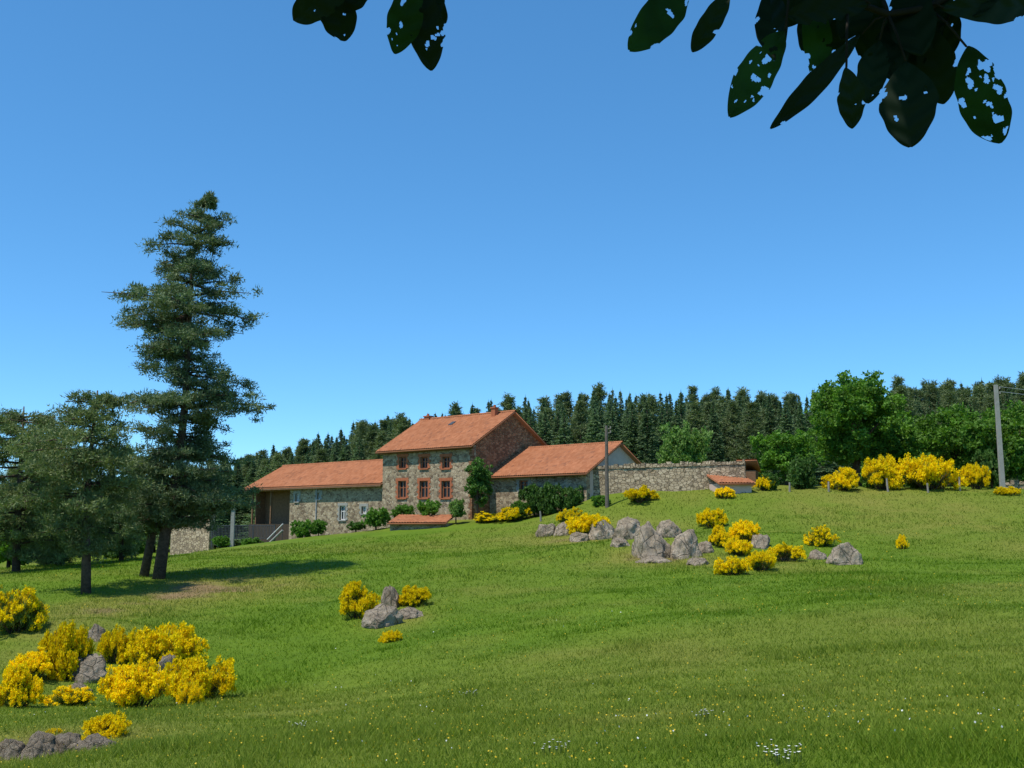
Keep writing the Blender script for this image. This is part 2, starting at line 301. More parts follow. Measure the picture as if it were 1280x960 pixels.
def pine(seed,base,trunk,profile,Y,step=.75,nl=6,k=80,den=3.0,flat=.2,cr=.5,wx=1.,vary=(1.,1.)):
    r=np.random.default_rng(seed); m=mpp(at(trunk[0][0],trunk[0][1],Y)); b=np.array(base)
    T=np.array([at(a,c,Y)-b for a,c,_ in trunk]); T[0][2]=-.5; tr=[q[2] for q in trunk]
    mb=MB(); mb.tube([tuple(t_) for t_ in T],tr,10)
    zz=T[:,2]; pz=np.array([at(640,q[0],Y)[2]-b[2] for q in profile]); o=np.argsort(pz); pz=pz[o]
    pl=np.array([profile[i][1]*m*wx for i in o]); pr=np.array([profile[i][2]*m*wx for i in o])
    C=[];RR=[];z=pz[0]
    while z<pz[-1]:
        vf=r.uniform(*vary)
        for j in range(nl):
            zz_=z+r.uniform(-.32,.32)*step; az=r.uniform(0,6.283); c_=math.cos(az)
            lf,rt_=np.interp(zz_,pz,pl),np.interp(zz_,pz,pr); Rr=((lf+rt_)/2+(rt_-lf)/2*c_)
            Ln=Rr*r.uniform(.45,1.08)*vf; tx=np.interp(zz_,zz,T[:,0]); ty=np.interp(zz_,zz,T[:,1])
            up=r.uniform(-.2,.15)*Ln; dd=np.array([c_,math.sin(az),0]); p0=np.array([tx,ty,zz_-.25])
            p1=p0+dd*Ln*.5+np.array([0,0,up*.6+.05*Ln]); p2=p0+dd*Ln+np.array([0,0,up])
            mb.tube([tuple(p0),tuple(p1),tuple(p2)],[.03+.012*Ln,.02+.006*Ln,.012],5)
            nc=max(3,int(Ln*den)); sd=np.array([-dd[1],dd[0],0])
            for i in range(nc):
                f=r.uniform(.25,1.)**.8; q=p0+(p2-p0)*f; q=q+sd*r.normal()*.2*Ln*(.4+.6*f); q[2]+=r.normal()*.13+.06; C.append(q)
                s_=cr*r.uniform(.6,1.3)*min(1,.35+Ln*.35); RR.append((s_,s_,flat*r.uniform(.7,1.5)*min(1,.5+Ln*.3)))
        z+=step*r.uniform(.65,1.4)
    V,Fc=cloud(np.array(C),np.array(RR),k,.17,.055,r,False,.1,.25,.5)
    return npm('crown',V,Fc),mb.mesh('trunk',True)
def spruce(seed,H=18.,R=2.7,full=1.):
    r=np.random.default_rng(seed); mb=MB(); mb.tube([(0,0,-1),(0,0,H*.5),(0,0,H-.3)],[.24,.15,.03],6)
    Vs=[]; z=1.6
    while z<H-.1:
        f=1-z/H; rr=R*(f**.92)*r.uniform(.82,1.15)+.04
        for j in range(10 if f>.12 else 6):
            az=r.uniform(0,6.283); L=rr*r.uniform(.65,1.12); n_=int(7+13*L*full); t=r.random(n_)**.65
            dr=np.array([math.cos(az),math.sin(az)]); sd=np.array([-dr[1],dr[0]])
            off=r.normal(size=n_)*.16*L; c=np.stack([dr[0]*L*t+sd[0]*off,dr[1]*L*t+sd[1]*off,z-.34*L*t+.12*L*t**3+r.normal(size=n_)*.06],1)
            e=np.stack([dr[0]+r.normal(size=n_)*.5,dr[1]+r.normal(size=n_)*.5,-.3+r.normal(size=n_)*.35],1); e/=np.linalg.norm(e,axis=1)[:,None]
            w=np.cross(e,r.normal(size=(n_,3))); w/=np.linalg.norm(w,axis=1)[:,None]; l=r.uniform(.16,.36,n_)[:,None]*(.5+.5*min(1,f*3)); ww=r.uniform(.05,.10,n_)[:,None]*(.6+.4*min(1,f*4))
            Vs.append(np.stack([c-w*ww,c+w*ww,c+e*l],1).reshape(-1,3))
        z+=.36*(.45+.6*f)*r.uniform(.8,1.2)
    Vs.append(np.array([[-.08,0,H-1.],[.08,0,H-1.],[0,0,H+.4],[0,-.08,H-1.],[0,.08,H-1.],[0,0,H+.4]]))
    V=np.concatenate(Vs); return npm('crown',V,np.arange(len(V)).reshape(-1,3)),mb.mesh('trunk',True)
def fpine(seed,H=18.):
    r=np.random.default_rng(seed); mb=MB(); mb.tube([(0,0,-1),(.1,0,H*.5),(0,0,H-.6)],[.24,.17,.04],6); C=[]
    for z in np.arange(H*.25,H,.7):
        f=(1-z/H); rr=2.6*min(1,f*2.6+.08)*r.uniform(.7,1.08)
        for j in range(8):
            az=r.uniform(0,6.283); L=rr*r.uniform(.4,1); C.append((L*math.cos(az),L*math.sin(az),z+r.normal()*.3)); C.append((.55*L*math.cos(az),.55*L*math.sin(az),z+r.normal()*.3))
    V,Fc=cloud(np.array(C),(.5,.5,.32),34,.3,.10,r,False,.1,.3); return npm('crown',V,Fc),mb.mesh('trunk',True)
# ------------------------------------------------ conifer wood behind
SPR=[spruce(20+i,18,2.2+.25*i) for i in range(5)]; FPN=[fpine(40+i) for i in range(3)]
sky=np.array([(-150,596),(150,588),(250,580),(330,564),(400,548),(480,523),(620,507),(700,498),(760,490),(850,493),(930,494),(1000,493),(1130,483),(1200,484),(1280,477),(1450,474)],float)
rf=random.Random(9); cnt=0
for row,(Y0,dy,px0) in enumerate(((122,18,440),(128,20,320),(135,13,270),(142,7,-110),(149,3,-90),(156,1,250),(163,4,260))):
    px=px0+rf.uniform(0,20)
    while px<1330:
        Yl=Y0+rf.uniform(-2.5,2.5)+(14 if px<500 else 0); yt=np.interp(px,sky[:,0],sky[:,1])+dy*rf.uniform(.4,1.1)+rf.choice((-8,-4,-1,0,1,3,5))
        p=at(px,yt,Yl); zb=g1(p[0],p[1]); h=max(p[2]-zb,7.); pn=rf.random()<(.65 if px>1120 else .5 if 880<px<1000 else .3 if px<520 else .2)
        reg=('wood at the far left beyond the pines' if px<300 else 'left end of the wood' if px<480 else 'wood behind the farmhouse roof' if px<700 else 'wood behind the long stone wall' if px<1000 else 'wood behind the leafy trees on the right')
        me=rf.choice(FPN) if pn else rf.choice(SPR); s=h/18.; wd=max(s,.9)*(1.35 if px<520 else 1.25)
        e=empty('pine_tree' if pn else 'spruce_tree',(p[0],p[1],zb),('olive green round topped pine in the ' if pn else 'dark green pointed spruce in the ')+reg,'conifer',('pines' if pn else 'spruces')+' in the '+reg,rf.uniform(0,6.28),(wd*rf.uniform(.9,1.2),wd*rf.uniform(.9,1.2),s))
        ob('trunk',me[1],M_bark,e); ob('crown',me[0],M_spr2 if pn else M_spr,e); cnt+=1
        px+=rf.uniform(17,27)*(1.5 if px<250 else .72 if px<500 else 1)
# ------------------------------------------------ pines on the left
def pb(px,py,Y):
    p=at(px,py,Y); return (p[0],p[1],g1(p[0],p[1]))
def put_pine(label,seed,Y,trunk,prof,mat=None,**kw):
    b=pb(trunk[0][0],trunk[0][1],Y); me=pine(seed,b,trunk,prof,Y,**kw)
    e=empty('pine_tree',b,label,'pine tree'); ob('trunk',me[1],M_bark,e); ob('crown',me[0],mat or M_pine,e)
Yt=hit(197,724)[1]
put_pine('tall old pine towering over the meadow left of the farm, the tallest tree',1,Yt,[(197,724,.33),(206,670,.27),(221,600,.23),(232,500,.18),(236,400,.13),(242,320,.08),(258,250,.02)],
 [(246,8,18),(256,34,34),(270,46,36),(284,38,30),(298,54,42),(318,70,54),(335,54,40),(350,68,68),(366,70,98),(385,110,108),(405,106,100),(424,64,62),(440,66,64),(458,80,78),(480,94,96),(497,98,102),(515,70,72),(538,70,78),(565,64,68),(585,60,76),(604,64,92),(622,54,94),(645,34,54)],step=.6,nl=9,wx=1.12,flat=.21,den=2.8,vary=(.78,1.06))
put_pine('leaning pine whose trunk stands just left of the tallest pine',2,Yt+1,[(178,724,.25),(190,668,.2),(210,612,.15),(238,552,.06)],[(550,44,58),(568,68,78),(590,80,92),(612,74,100),(632,60,96),(654,36,72)],step=.5,nl=8,wx=1.05,vary=(.85,1.1))
put_pine('bushy broad crowned pine second from the left edge',3,hit(108,742)[1],[(108,742,.23),(108,690,.19),(106,640,.15),(112,580,.11),(122,488,.03)],[(484,8,12),(498,34,32),(520,66,46),(545,94,58),(570,102,66),(600,94,78),(630,82,84),(652,64,70),(675,36,38)],M_pine2,step=.56,nl=8,flat=.26,k=76,vary=(.8,1.1))
put_pine('dark pine cut by the left edge of the picture',4,55.,[(20,722,.23),(22,650,.19),(26,580,.12),(30,508,.03)],[(504,30,34),(518,62,60),(550,80,72),(590,88,76),(630,84,76),(660,70,64),(688,44,44)],M_pine2,step=.56,nl=8,flat=.26,k=76)
put_pine('smaller pine half hidden between the bushy pine and the one at the left edge',6,61.,[(74,708,.18),(72,640,.15),(70,580,.1),(68,530,.03)],[(520,22,24),(540,50,50),(575,62,62),(610,68,68),(645,66,66),(680,50,50),(694,30,30)],M_pine2,step=.56,nl=7,flat=.26,k=76)
put_pine('young pine behind the trunks, between the bushy pine and the tallest one',7,64.,[(152,698,.16),(152,650,.12),(153,600,.08),(154,560,.03)],[(554,12,14),(572,32,32),(600,42,42),(630,46,46),(660,46,42),(684,28,28)],M_pine2,step=.55,nl=7,flat=.26,k=76)
# ------------------------------------------------ buildings
PHI=math.radians(40); a=np.array([math.cos(PHI),-math.sin(PHI)]); b=np.array([math.sin(PHI),math.cos(PHI)])
def roof_grid(x0,x1,y0,z0,y1,z1):
    sl=math.hypot(y1-y0,z1-z0); ns=max(int((x1-x0)/.055),4); nt=max(int(sl/.11),4)
    s=np.linspace(0,x1-x0,ns+1); t=np.linspace(0,sl,nt+1); SS,TT=np.meshgrid(s,t); s=SS.ravel(); t=TT.ravel()
    h=.055*np.abs(np.sin(math.pi*s/.22))+.04*(1-np.mod(t/.33,1))
    nz=abs(y1-y0)/sl; ny=-(z1-z0)/sl*np.sign(y1-y0)
    V=np.stack([x0+s,y0+(y1-y0)*t/sl+ny*h,z0+(z1-z0)*t/sl+nz*h],1)
    i=(np.arange(nt)[:,None]*(ns+1)+np.arange(ns)[None]).ravel(); Fq=np.stack([i,i+1,i+ns+2,i+ns+1],1); return V,Fq,np.stack([s,t],1)
def roof(parent,x0,x1,slopes,ridge=None,th=.14,label=None):
    Vs=[];Fs=[];U=[];o=0
    for (y0,z0,y1,z1) in slopes:
        V,Fq,uv=roof_grid(x0,x1,y0,z0,y1,z1); Vs.append(V);Fs.append(Fq+o);U.append(uv);o+=len(V)
        c=np.array([[x,y,z] for x in (x0,x1) for (y,z) in ((y0,z0-.01),(y1,z1-.01),(y1,z1-th),(y0,z0-th))]); Vs.append(c); U.append(np.array([[0,0]]*8)+.1)
        Fs.append(np.array([[0,1,2,3],[4,7,6,5],[0,3,7,4],[3,2,6,7],[1,5,6,2],[0,4,5,1]])+o); o+=8
    if ridge:
        y,z=ridge; nx_=int((x1-x0)/.2)+1
        for i in range(nx_):
            xa=x0+i*.2; xb=xa+.21; q=[]
            for xx,rr in ((xa,.13),(xb,.11)):
                for k in range(7):
                    an=math.pi*k/6; q.append([xx,y+rr*math.cos(an),z+.02+rr*math.sin(an)])
            Vs.append(np.array(q)); U.append(np.array([[xa,99+i]]*14)); Fs.append(np.array([[k,k+1,k+8,k+7] for k in range(6)])+o); o+=14
    r_=ob('roof',npm('roof',np.concatenate(Vs),np.concatenate(Fs),False,np.concatenate(U)),M_tile,parent)
    if label: r_['label']=label
    return r_
def wall_open(x0,x1,z0,z1,y0,th,ops):
    mb=MB(); xs=sorted({x0,x1,*[o[0] for o in ops],*[o[1] for o in ops]}); zs=sorted({z0,z1,*[o[2] for o in ops],*[o[3] for o in ops]}); y1=y0+th
    for i in range(len(xs)-1):
        for j in range(len(zs)-1):
            cx,cz=(xs[i]+xs[i+1])/2,(zs[j]+zs[j+1])/2
            if any(o[0]<cx<o[1] and o[2]<cz<o[3] for o in ops): continue
            for yy in (y0,y1): mb.poly((xs[i],yy,zs[j]),(xs[i+1],yy,zs[j]),(xs[i+1],yy,zs[j+1]),(xs[i],yy,zs[j+1]))
    for (p,q,r,s) in list(ops)+[(x0,x1,z0,z1)]:
        mb.poly((p,y0,r),(q,y0,r),(q,y1,r),(p,y1,r)); mb.poly((p,y0,s),(q,y0,s),(q,y1,s),(p,y1,s))
        mb.poly((p,y0,r),(p,y0,s),(p,y1,s),(p,y1,r)); mb.poly((q,y0,r),(q,y0,s),(q,y1,s),(q,y1,r))
    return mb
def window(parent,o,y=0,fm=None,trim=True,label=None):
    p,q,r,s=o; mb=MB(); w=.095; d0,d1=y+.16,y+.23
    mb.box(p+.002,p+w,d0,d1,r+.002,s-.002); mb.box(q-w,q-.002,d0,d1,r+.002,s-.002); mb.box(p+w,q-w,d0,d1,r+.002,r+w); mb.box(p+w,q-w,d0,d1,s-w,s-.002)
    c=(p+q)/2; mb.box(c-.055,c+.055,d0-.01,d1,r+w,s-w)
    zb=r+(s-r)*.6; mb.box(p+w,c-.055,d0+.01,d1,zb-.03,zb+.03); mb.box(c+.055,q-w,d0+.01,d1,zb-.03,zb+.03)
    f=mb.build('window',fm or M_frame,parent)
    if label: f['label']=label
    g=MB(); g.poly((p+.03,d1-.02,r+.03),(q-.03,d1-.02,r+.03),(q-.03,d1-.02,s-.03),(p+.03,d1-.02,s-.03)); g.build('pane',M_glass,f)
    sl=MB(); sl.box(p-.12,q+.12,y-.1,y+.15,r-.1,r-.003); sl.build('sill',M_conc if trim is False else M_brt,f)
    t=MB(); nb=max(3,int((s-r)/.2)); hh=(s-r)/nb
    for i in range(nb):
        e=.16 if i%2 else .30
        t.box(p-e,p-.002,y-.035,y+.1,r+i*hh,r+(i+1)*hh-.004); t.box(q+.002,q+e,y-.035,y+.1,r+i*hh,r+(i+1)*hh-.004)
    t.box(p-.28,q+.28,y-.04,y+.1,s,s+.24)
    t.build('surround',M_brt if trim else M_conc,f)
# main farmhouse
C=at(590,600,80)[:2]; Lm=s_of(C,-a,478); O=C-a*Lm; W=9.9; zb=1.0
zE=zpy(80,556)-zb; zA=zpy(83.8,517)-zb; th=.45
FH=empty('farmhouse',(O[0],O[1],zb),'two storey stone farmhouse with reddish gable and orange tiled roof','house',None,-PHI)
ops=[]
for px in (503,530,557.5):
    for (t_,b_2,w_) in ((571,585.5,.84),(601,622.5,.96)):
        s=s_of(O,a,px,4); Yp=O[1]+s*a[1]; ops.append((s-w_/2,s+w_/2,zpy(Yp,b_2)-zb,zpy(Yp,t_)-zb))
wall_open(0,Lm,0,zE,0,th,ops).build('front_wall',M_stone,FH)
m_=(zA-zE)/(W/2)
gp=[(th,0),(W-th,0),(W-th,zE+m_*th),(W/2,zA-.02),(th,zE+m_*th)]
for x0,x1,mm in ((Lm-th,Lm,M_brick),(0,th,M_stone)):
    q=MB(); q.prism(gp,0,x0,x1); q.build('gable_wall',mm,FH)
q=MB(); q.box(0,Lm,W-th,W,0,zE); q.build('rear_wall',M_stone,FH)
for o in ops: window(FH,o)
q=MB(); q.box(-.3,Lm+.3,-.22,-.003,zE-.32,zE-.16); q.build('cornice',M_wood,FH)
q=MB()
for i in range(14):
    e=.34 if i%2 else .2; q.box(Lm-e,Lm+.03,-.03,.2 if i%2 else .36,.6+i*.42,.6+i*.42+.4)
q.build('corner_stones',M_brick,FH)
R_=roof(FH,-.45,Lm+.35,[(-.5,zE-.5*m_+.16,W/2,zA+.16),(W+.5,zE-.5*m_+.16,W/2,zA+.16)],(W/2,zA+.16))
def chimney(par,x,y,z,w,d,h):
    q=MB(); q.box(x-w/2,x+w/2,y-d/2,y+d/2,z-.6,z+h); q.box(x-w/2-.06,x+w/2+.06,y-d/2-.06,y+d/2+.06,z+h,z+h+.1)
    q.tube([(x,y,z+h+.1),(x,y,z+h+.3)],.11,10); q.build('chimney',M_brt,par)
chimney(R_,.5,W/2,zA+.16,.6,.45,.22); chimney(R_,Lm-1.5,W/2-.5,zA-.1,.42,.42,.6)
for sx,fy in ((Lm*.46,.72),):
    y0=W/2*fy; z0=zE+m_*y0+.16; q=MB(); q.prism([(y0-.26,z0-.26*m_+.02),(y0+.26,z0+.26*m_+.02),(y0+.26,z0+.26*m_+.13),(y0-.26,z0-.26*m_+.13)],0,sx-.22,sx+.22); k=q.build('skylight',M_metal,R_)
# left wing
O2=O+b*.35; Ll=-s_of(O2,a,313,2); OW=O2-a*Ll; zb2=-.8
Yr=O2[1]; zE2=zpy(Yr,603)-zb2; W2=8.2; zA2=zpy(Yr+3.1,575)-zb2; m2=(zA2-zE2)/(W2/2)
LW=empty('stone_barn',(OW[0],OW[1],zb2),'long low stone wing with tiled roof joined to the left of the farmhouse','barn',None,-PHI)
sx=lambda px:s_of(OW,a,px,1.5); zz=lambda s,py:zpy(OW[1]+s*a[1],py)-zb2; xp=sx(362); ops2=[]
for px,t_,b_2,w_ in ((428.5,632,650,.8),(455,633,642,.6),(371,617,627,.5),(398,616,624,.42)):
    s=sx(px); ops2.append((s-w_/2,s+w_/2,zz(s,b_2),zz(s,t_)))
wall_open(xp,Ll,0,zE2,0,th,ops2).build('front_wall',M_stone,LW)
for i,o in enumerate(ops2): window(LW,o,0,M_wfr,False)
q=MB(); q.prism([(th,0),(W2,0),(W2,zE2),(W2/2,zA2-.02),(th,zE2+m2*th)],0,xp,xp+th); q.build('gable_wall',M_stone,LW)
q=MB(); q.box(0,xp,1.7,2.1,0,zE2+.8); q.box(0,.12,.6,1.69,0,zE2+.2); q.build('porch_back_wall',M_wood,LW)
q=MB(); q.box(0,Ll,W2-.02,W2+.4,0,zE2); q.build('rear_wall',M_stone,LW)
zf=zz(0,655); q=MB(); q.box(-.2,xp-.003,0.05,1.68,0,zf); q.build('terrace_base',M_slate,LW)
for s in (.15,xp*.5):
    q=MB(); q.box(s-.07,s+.07,.1,.24,zf,zE2-.2); q.build('post',M_wood,LW)
q=MB(); q.box(-.1,xp-.003,.08,.34,zE2-.45,zE2+.06); q.build('beam',M_wood,LW)
q=MB(); q.box(-.35,-.3,-.55,W2*.5,zE2-.36,zE2-.2); q.box(-.3,Ll,-.58,-.5,zE2-.34,zE2-.2); q.build('fascia',M_wood,LW)
s=sx(396); q=MB(); q.tube([(s,-.08,zE2-.1),(s,-.08,zz(s,650))],.05,8); q.build('downpipe',M_zinc,LW)
roof(LW,-.4,Ll-.02,[(-.5,zE2-.5*m2+.15,W2/2,zA2+.15),(W2+.5,zE2-.5*m2+.15,W2/2,zA2+.15)],(W2/2,zA2+.15))
# right wing
wS=s_of(C,b,612,3); O3=C+b*wS+a*.03; L3=s_of(O3,a,733,3); zb3=2.; W3=8.6; YR=O3[1]+L3*a[1]
zE3=zpy(O3[1],595)-zb3; zA3=zpy(O3[1]+3.2,563)-zb3; m3=(zA3-zE3)/(W3/2)
RW=empty('stone_barn',(O3[0],O3[1],zb3),'low barn with orange tiled roof between the farmhouse gable and the stone wall','barn',None,-PHI)
s0=L3*.32; ops3=[(s0,s0+.9,2.2,3.0)]
wall_open(0,L3,-.5,zE3,0,th,ops3).build('front_wall',M_stone,RW)
window(RW,ops3[0],0,M_frame,False)
q=MB(); q.prism([(th,-.5),(W3,-.5),(W3,zE3),(W3/2,zA3-.02),(th,zE3+m3*th)],0,L3-th,L3); q.build('gable_wall',M_rend,RW)
q=MB(); q.box(0,L3,W3-.02,W3+.4,-.5,zE3); q.build('rear_wall',M_stone,RW)
roof(RW,.02,L3+.35,[(-.5,zE3-.5*m3+.15,W3/2,zA3+.15),(W3+.5,zE3-.5*m3+.15,W3/2,zA3+.15)],(W3/2,zA3+.15))
# stone walls
def rubble_wall(label,P0,P1,z00,z01,h0,h1,thk=.5,name='stone_wall',seed=1,jag=.09):
    r=random.Random(seed); P0=np.array(P0); P1=np.array(P1); d=P1-P0; Lw=np.hypot(*d); an=math.atan2(d[1],d[0]); mb=MB(); x=0.
    e=empty(name,(P0[0],P0[1],z00),label,'wall',None,an)
    top=lambda x:h0+(h1-h0)*x/Lw
    n_=max(2,int(Lw/.5)); xs=np.linspace(0,Lw,n_+1)
    for i in range(n_):
        mb.poly((xs[i],0,-1.),(xs[i+1],0,-1.),(xs[i+1],0,top(xs[i+1])),(xs[i],0,top(xs[i]))); mb.poly((xs[i],thk,-1.),(xs[i+1],thk,-1.),(xs[i+1],thk,top(xs[i+1])),(xs[i],thk,top(xs[i])))
        mb.poly((xs[i],0,top(xs[i])),(xs[i+1],0,top(xs[i+1])),(xs[i+1],thk,top(xs[i+1])),(xs[i],thk,top(xs[i])))
    for x_ in (0,Lw): mb.poly((x_,0,-1.),(x_,thk,-1.),(x_,thk,top(x_)),(x_,0,top(x_)))
    mb.build('wall_face',M_wall,e); cp_=MB()
    while x<Lw-.1:
        w=min(r.uniform(.25,.6),Lw-x); hh=r.uniform(.08,.08+jag*2); t0=top(x+w/2)
        cp_.prism([(x+.01,t0-.12),(x+w-.01,t0-.12),(x+w-.01-r.uniform(0,.05),t0+hh),(x+r.uniform(.01,.08),t0+hh*r.uniform(.7,1.05))],1,-.04-r.uniform(0,.05),thk+.04); x+=w
    cp_.build('coping',M_wall,e); return e
p0=at(736,600,76.2); p1=at(932,600,73.)
rubble_wall('long dry stone wall running right from the low barn',p0[:2],p1[:2],zpy(76.2,618),zpy(73,606),zpy(76.2,585)-zpy(76.2,618),zpy(73,578)-zpy(76.2,618),seed=2)
p0=at(214,660,88.); p1=at(262,660,85.)
rubble_wall('pale stone terrace wall behind the pine trunks at the left end of the farm',p0[:2],p1[:2],zpy(86,686),zpy(85,684),zpy(88,650)-zpy(86,686),zpy(85,646)-zpy(86,686),seed=3)
p0=at(1256,603,73.); p1=at(1330,600,71.)
rubble_wall('low tan stone wall at the right edge beside the concrete pole',p0[:2],p1[:2],g1(p0[0],73.),0,.4,.6,seed=4)
# small tiled shed by wall end
p=at(897,610,71.5); SHL=empty('garden_shed',(p[0],p[1],g1(p[0]+1,p[1])-.2),'little pink walled shed with tiled roof at the right end of the stone wall','shed',None,math.radians(8))
wd=46*mpp(p); q=MB(); hz_=zpy(71.5,604)-SHL.location[2]; q.box(.15,wd-.1,.0,2.2,0,hz_); q.build('wall',M_rend,SHL)
roof(SHL,0,wd+.1,[(-.3,hz_-.02,2.6,hz_+.75)],None,.1)
p=at(924,592,75.5); B=empty('lean_to',(p[0],p[1],3.2),'brown end of a small roof peeping over the right end of the stone wall','shed',None,math.radians(-20))
q=MB(); q.box(0,1.2,0,2.,0,zpy(75.5,588)-3.2); q.build('wall',M_wood,B); hh=zpy(75.5,588)-3.2
roof(B,-.15,1.35,[(-.3,hh+.75,2.3,hh+.05)],None,.1)
# low tiled outbuilding before house
p=at(486,650,77.5); OB=empty('low_outbuilding',(p[0],p[1],zpy(77.5,668)),'low outbuilding with tiled roof sunk in the grass below the farmhouse','shed',None,math.radians(-14))
wd=76*mpp(p); hz_=zpy(77.5,654)-OB.location[2]; q=MB(); q.box(.1,wd-.1,0,1.8,-.5,hz_); q.build('wall',M_stone,OB)
roof(OB,0,wd,[(-.3,hz_,2.1,hz_+.62)],None,.1)
# railing, pillar, steps on the left
p0=at(265,672,84.); p1=at(343,671,82.); d=p1-p0; Lr=np.hypot(d[0],d[1]); zr=zpy(83,675)
RL=empty('railing',(p0[0],p0[1],zr),'dark metal railing before the porch of the low wing','railing',None,math.atan2(d[1],d[0])); hr=1.2
q=MB(); q.box(0,Lr,-.03,.03,hr-.06,hr); q.box(0,Lr,-.025,.025,.1,.15); q.build('rail',M_metal,RL)
q=MB()
for i in range(44): x_=Lr*(i+.5)/44; q.box(x_-.022,x_+.022,-.012,.012,.15,hr-.06)
q.build('bars',M_metal,RL)
for i in range(4):
    q=MB(); x_=Lr*i/3; q.box(x_-.04,x_+.04,-.04,.04,-.6,hr+.05); q.build('post',M_metal,RL)
p=at(290,680,81.); PL=empty('gate_pillar',(p[0],p[1],p[2]),'slim grey pillar standing in front of the dark railing','pillar')
q=MB(); q.box(-.14,.14,-.14,.14,-.6,2.7); q.build('shaft',M_conc,PL); q=MB(); q.box(-.2,.2,-.2,.2,2.7,2.8); q.build('cap',M_conc,PL)
p=at(334,676,82.); SP=empty('stair_rail',(p[0],p[1],p[2]),'pale sloping handrail of the steps right of the railing','handrail',None,math.radians(-15))
q=MB(); q.tube([(0,0,.1),(1.35,0,1.35)],.045,8); q.build('handrail',M_wfr,SP)
q=MB(); q.tube([(0,0,-.35),(1.35,0,.85)],.09,8); q.build('stringer',M_conc,SP)
for x_,z_ in ((.02,.1),(.7,.72),(1.33,1.33)): q=MB(); q.tube([(x_,0,-.6),(x_,0,z_)],.025,6); q.build('post',M_metal,SP)
# poles, posts
p=hit(759,634); PO=empty('utility_pole',p,'dark wooden pole standing in front of the low barn and stone wall','pole'); hp=zpy(p[1],532)-p[2]
q=MB(); q.tube([(0,0,-.6),(0,0,hp*.5),(.02,0,hp)],[.15,.13,.1],10); q.build('shaft',M_pole,PO)
for k in range(2):
    q=MB(); q.tube([(.08,-.05,hp-.25-.3*k),(.3,-.05,hp-.22-.3*k)],.025,6); q.tube([(.3,-.05,hp-.22-.3*k),(.3,-.05,hp-.05-.3*k)],.05,8); q.build('insulator',M_grey,PO)
p=at(1253,606,71.); p[2]=g1(p[0],p[1]); P2=empty('utility_pole',p,'grey concrete power pole at the right edge above the broom','pole'); hp=zpy(71,481)-p[2]
q=MB(); q.prism([(-.17,-.6),(.17,-.6),(.11,hp),(-.11,hp)],1,-.11,.11); q.build('shaft',M_conc,P2)
for k in range(2):
    q=MB(); q.tube([(.09,-.02,hp-.3-.35*k),(.26,-.02,hp-.3-.35*k)],.025,6); q.tube([(.26,-.02,hp-.3-.35*k),(.26,-.02,hp-.14-.35*k)],.05,8); q.build('insulator',M_grey,P2)
for k in range(2):
    q=MB(); q.tube([(p[0]+.26+i*4,p[1]+i*1.5,p[2]+hp-.14-.35*k-.5*math.sin(math.pi*min(i/8,1))) for i in range(9)],.018,5); tag(q.build('power_line',M_zinc),('upper' if k==0 else 'lower')+' thin overhead wire leading right from the concrete pole','wire')
for i,(px,py,h_,lb) in enumerate(((1110,615,17,'grey fence post between two broom bushes left of the widest broom'),(1200,614,18,'grey fence post right of the widest broom bush'),(1036,615,13,'short fence post under the leftmost broom below the big leafy tree'),(987,615,12,'short fence post in the grass right of the little pink shed'),(676,652,13,'thin fence post at the left end of the right hand outcrop'),(1160,616,12,'short fence post half hidden in the widest broom bush'))):
    p=hit(px,py); hh=h_*mpp(p); q=MB(); q.tube([(0,0,-.3),(.01,.01,hh*.6),(.03,0,hh)],[.075,.07,.06],7); o=q.build('fence_post',M_grey); o.location=p; o.rotation_euler=(.05*(i%3-1),.06*((i*2)%3-1),i); tag(o,lb,'post','fence posts on the meadow crest')
# ------------------------------------------------ broadleaf trees and shrubs
big=leafy(60,9.5,5.4,(4.0,4.0,3.95),90,1.05,26,.25,.17,14,.28,9,0.,.28); med=leafy(61,6,3.2,(3.2,3.,2.7),50,.95,26,.24,.16,13,.2,9,0.,.32); wide=leafy(62,6,2.8,(4.2,3.4,2.6),60,.95,26,.24,.16,13,.2,9,0.,.32); slim=leafy(63,4.6,2.6,(1.15,1.15,2.1),34,.42,26,.16,.1,12,.1)
sh=[leafy(70+i,1,.55,(.85,.85,.5),26,.3,26,.12,.07,10,.05,5) for i in range(3)]
def ptree(px,py,Y,ytop,Hm,meshes,mat,name,label,cat='tree',wide_=1.):
    p=at(px,py,Y); z=g1(p[0],p[1]); s=(zpy(Y,ytop)-z)/Hm; return put_leafy(name,cat,label,(p[0],p[1],z-.1),meshes,mat,(s*wide_,s*wide_,s),None,px*.37)
ptree(1072,605,80,460,9.5,big,M_leaf,'broadleaf_tree','big bright green round crowned tree, the tallest broadleaf on the right',wide_=1.06)
ptree(984,605,79,530,6.,med,M_leaf,'broadleaf_tree','bushy tree leaning on the left side of the big round tree',wide_=1.1)
ptree(1128,605,84,516,6.,med,M_leaf,'broadleaf_tree','green tree filling in at the right side of the big round tree',wide_=1.)
ptree(1200,605,80,509,5.5,wide,M_leaf,'broadleaf_tree','wide spreading green tree behind the broom left of the concrete pole',wide_=1.)
ptree(1282,605,79,505,5.5,wide,M_leaf,'broadleaf_tree','broad green tree cut by the right edge behind the concrete pole',wide_=1.)
ptree(856,585,92,521,6.,med,M_leafp,'broadleaf_tree','pale green tree standing behind the long stone wall',wide_=.68)
ptree(597,640,77.3,568,4.75,slim,M_leafd,'small_tree','slim dark little tree in front of the farmhouse corner',wide_=.92)
def shrub(px,py,w,h,mat,label,i,Y=None):
    p=hit(px,py) if Y is None else at(px,py,Y); s=mpp(p); put_leafy('shrub','shrub',label,(p[0],p[1],p[2]-.12),sh[i%3],mat,(w*s/1.9,w*s/1.9,h*s/1.08),None,px*.7,('stems','foliage'))
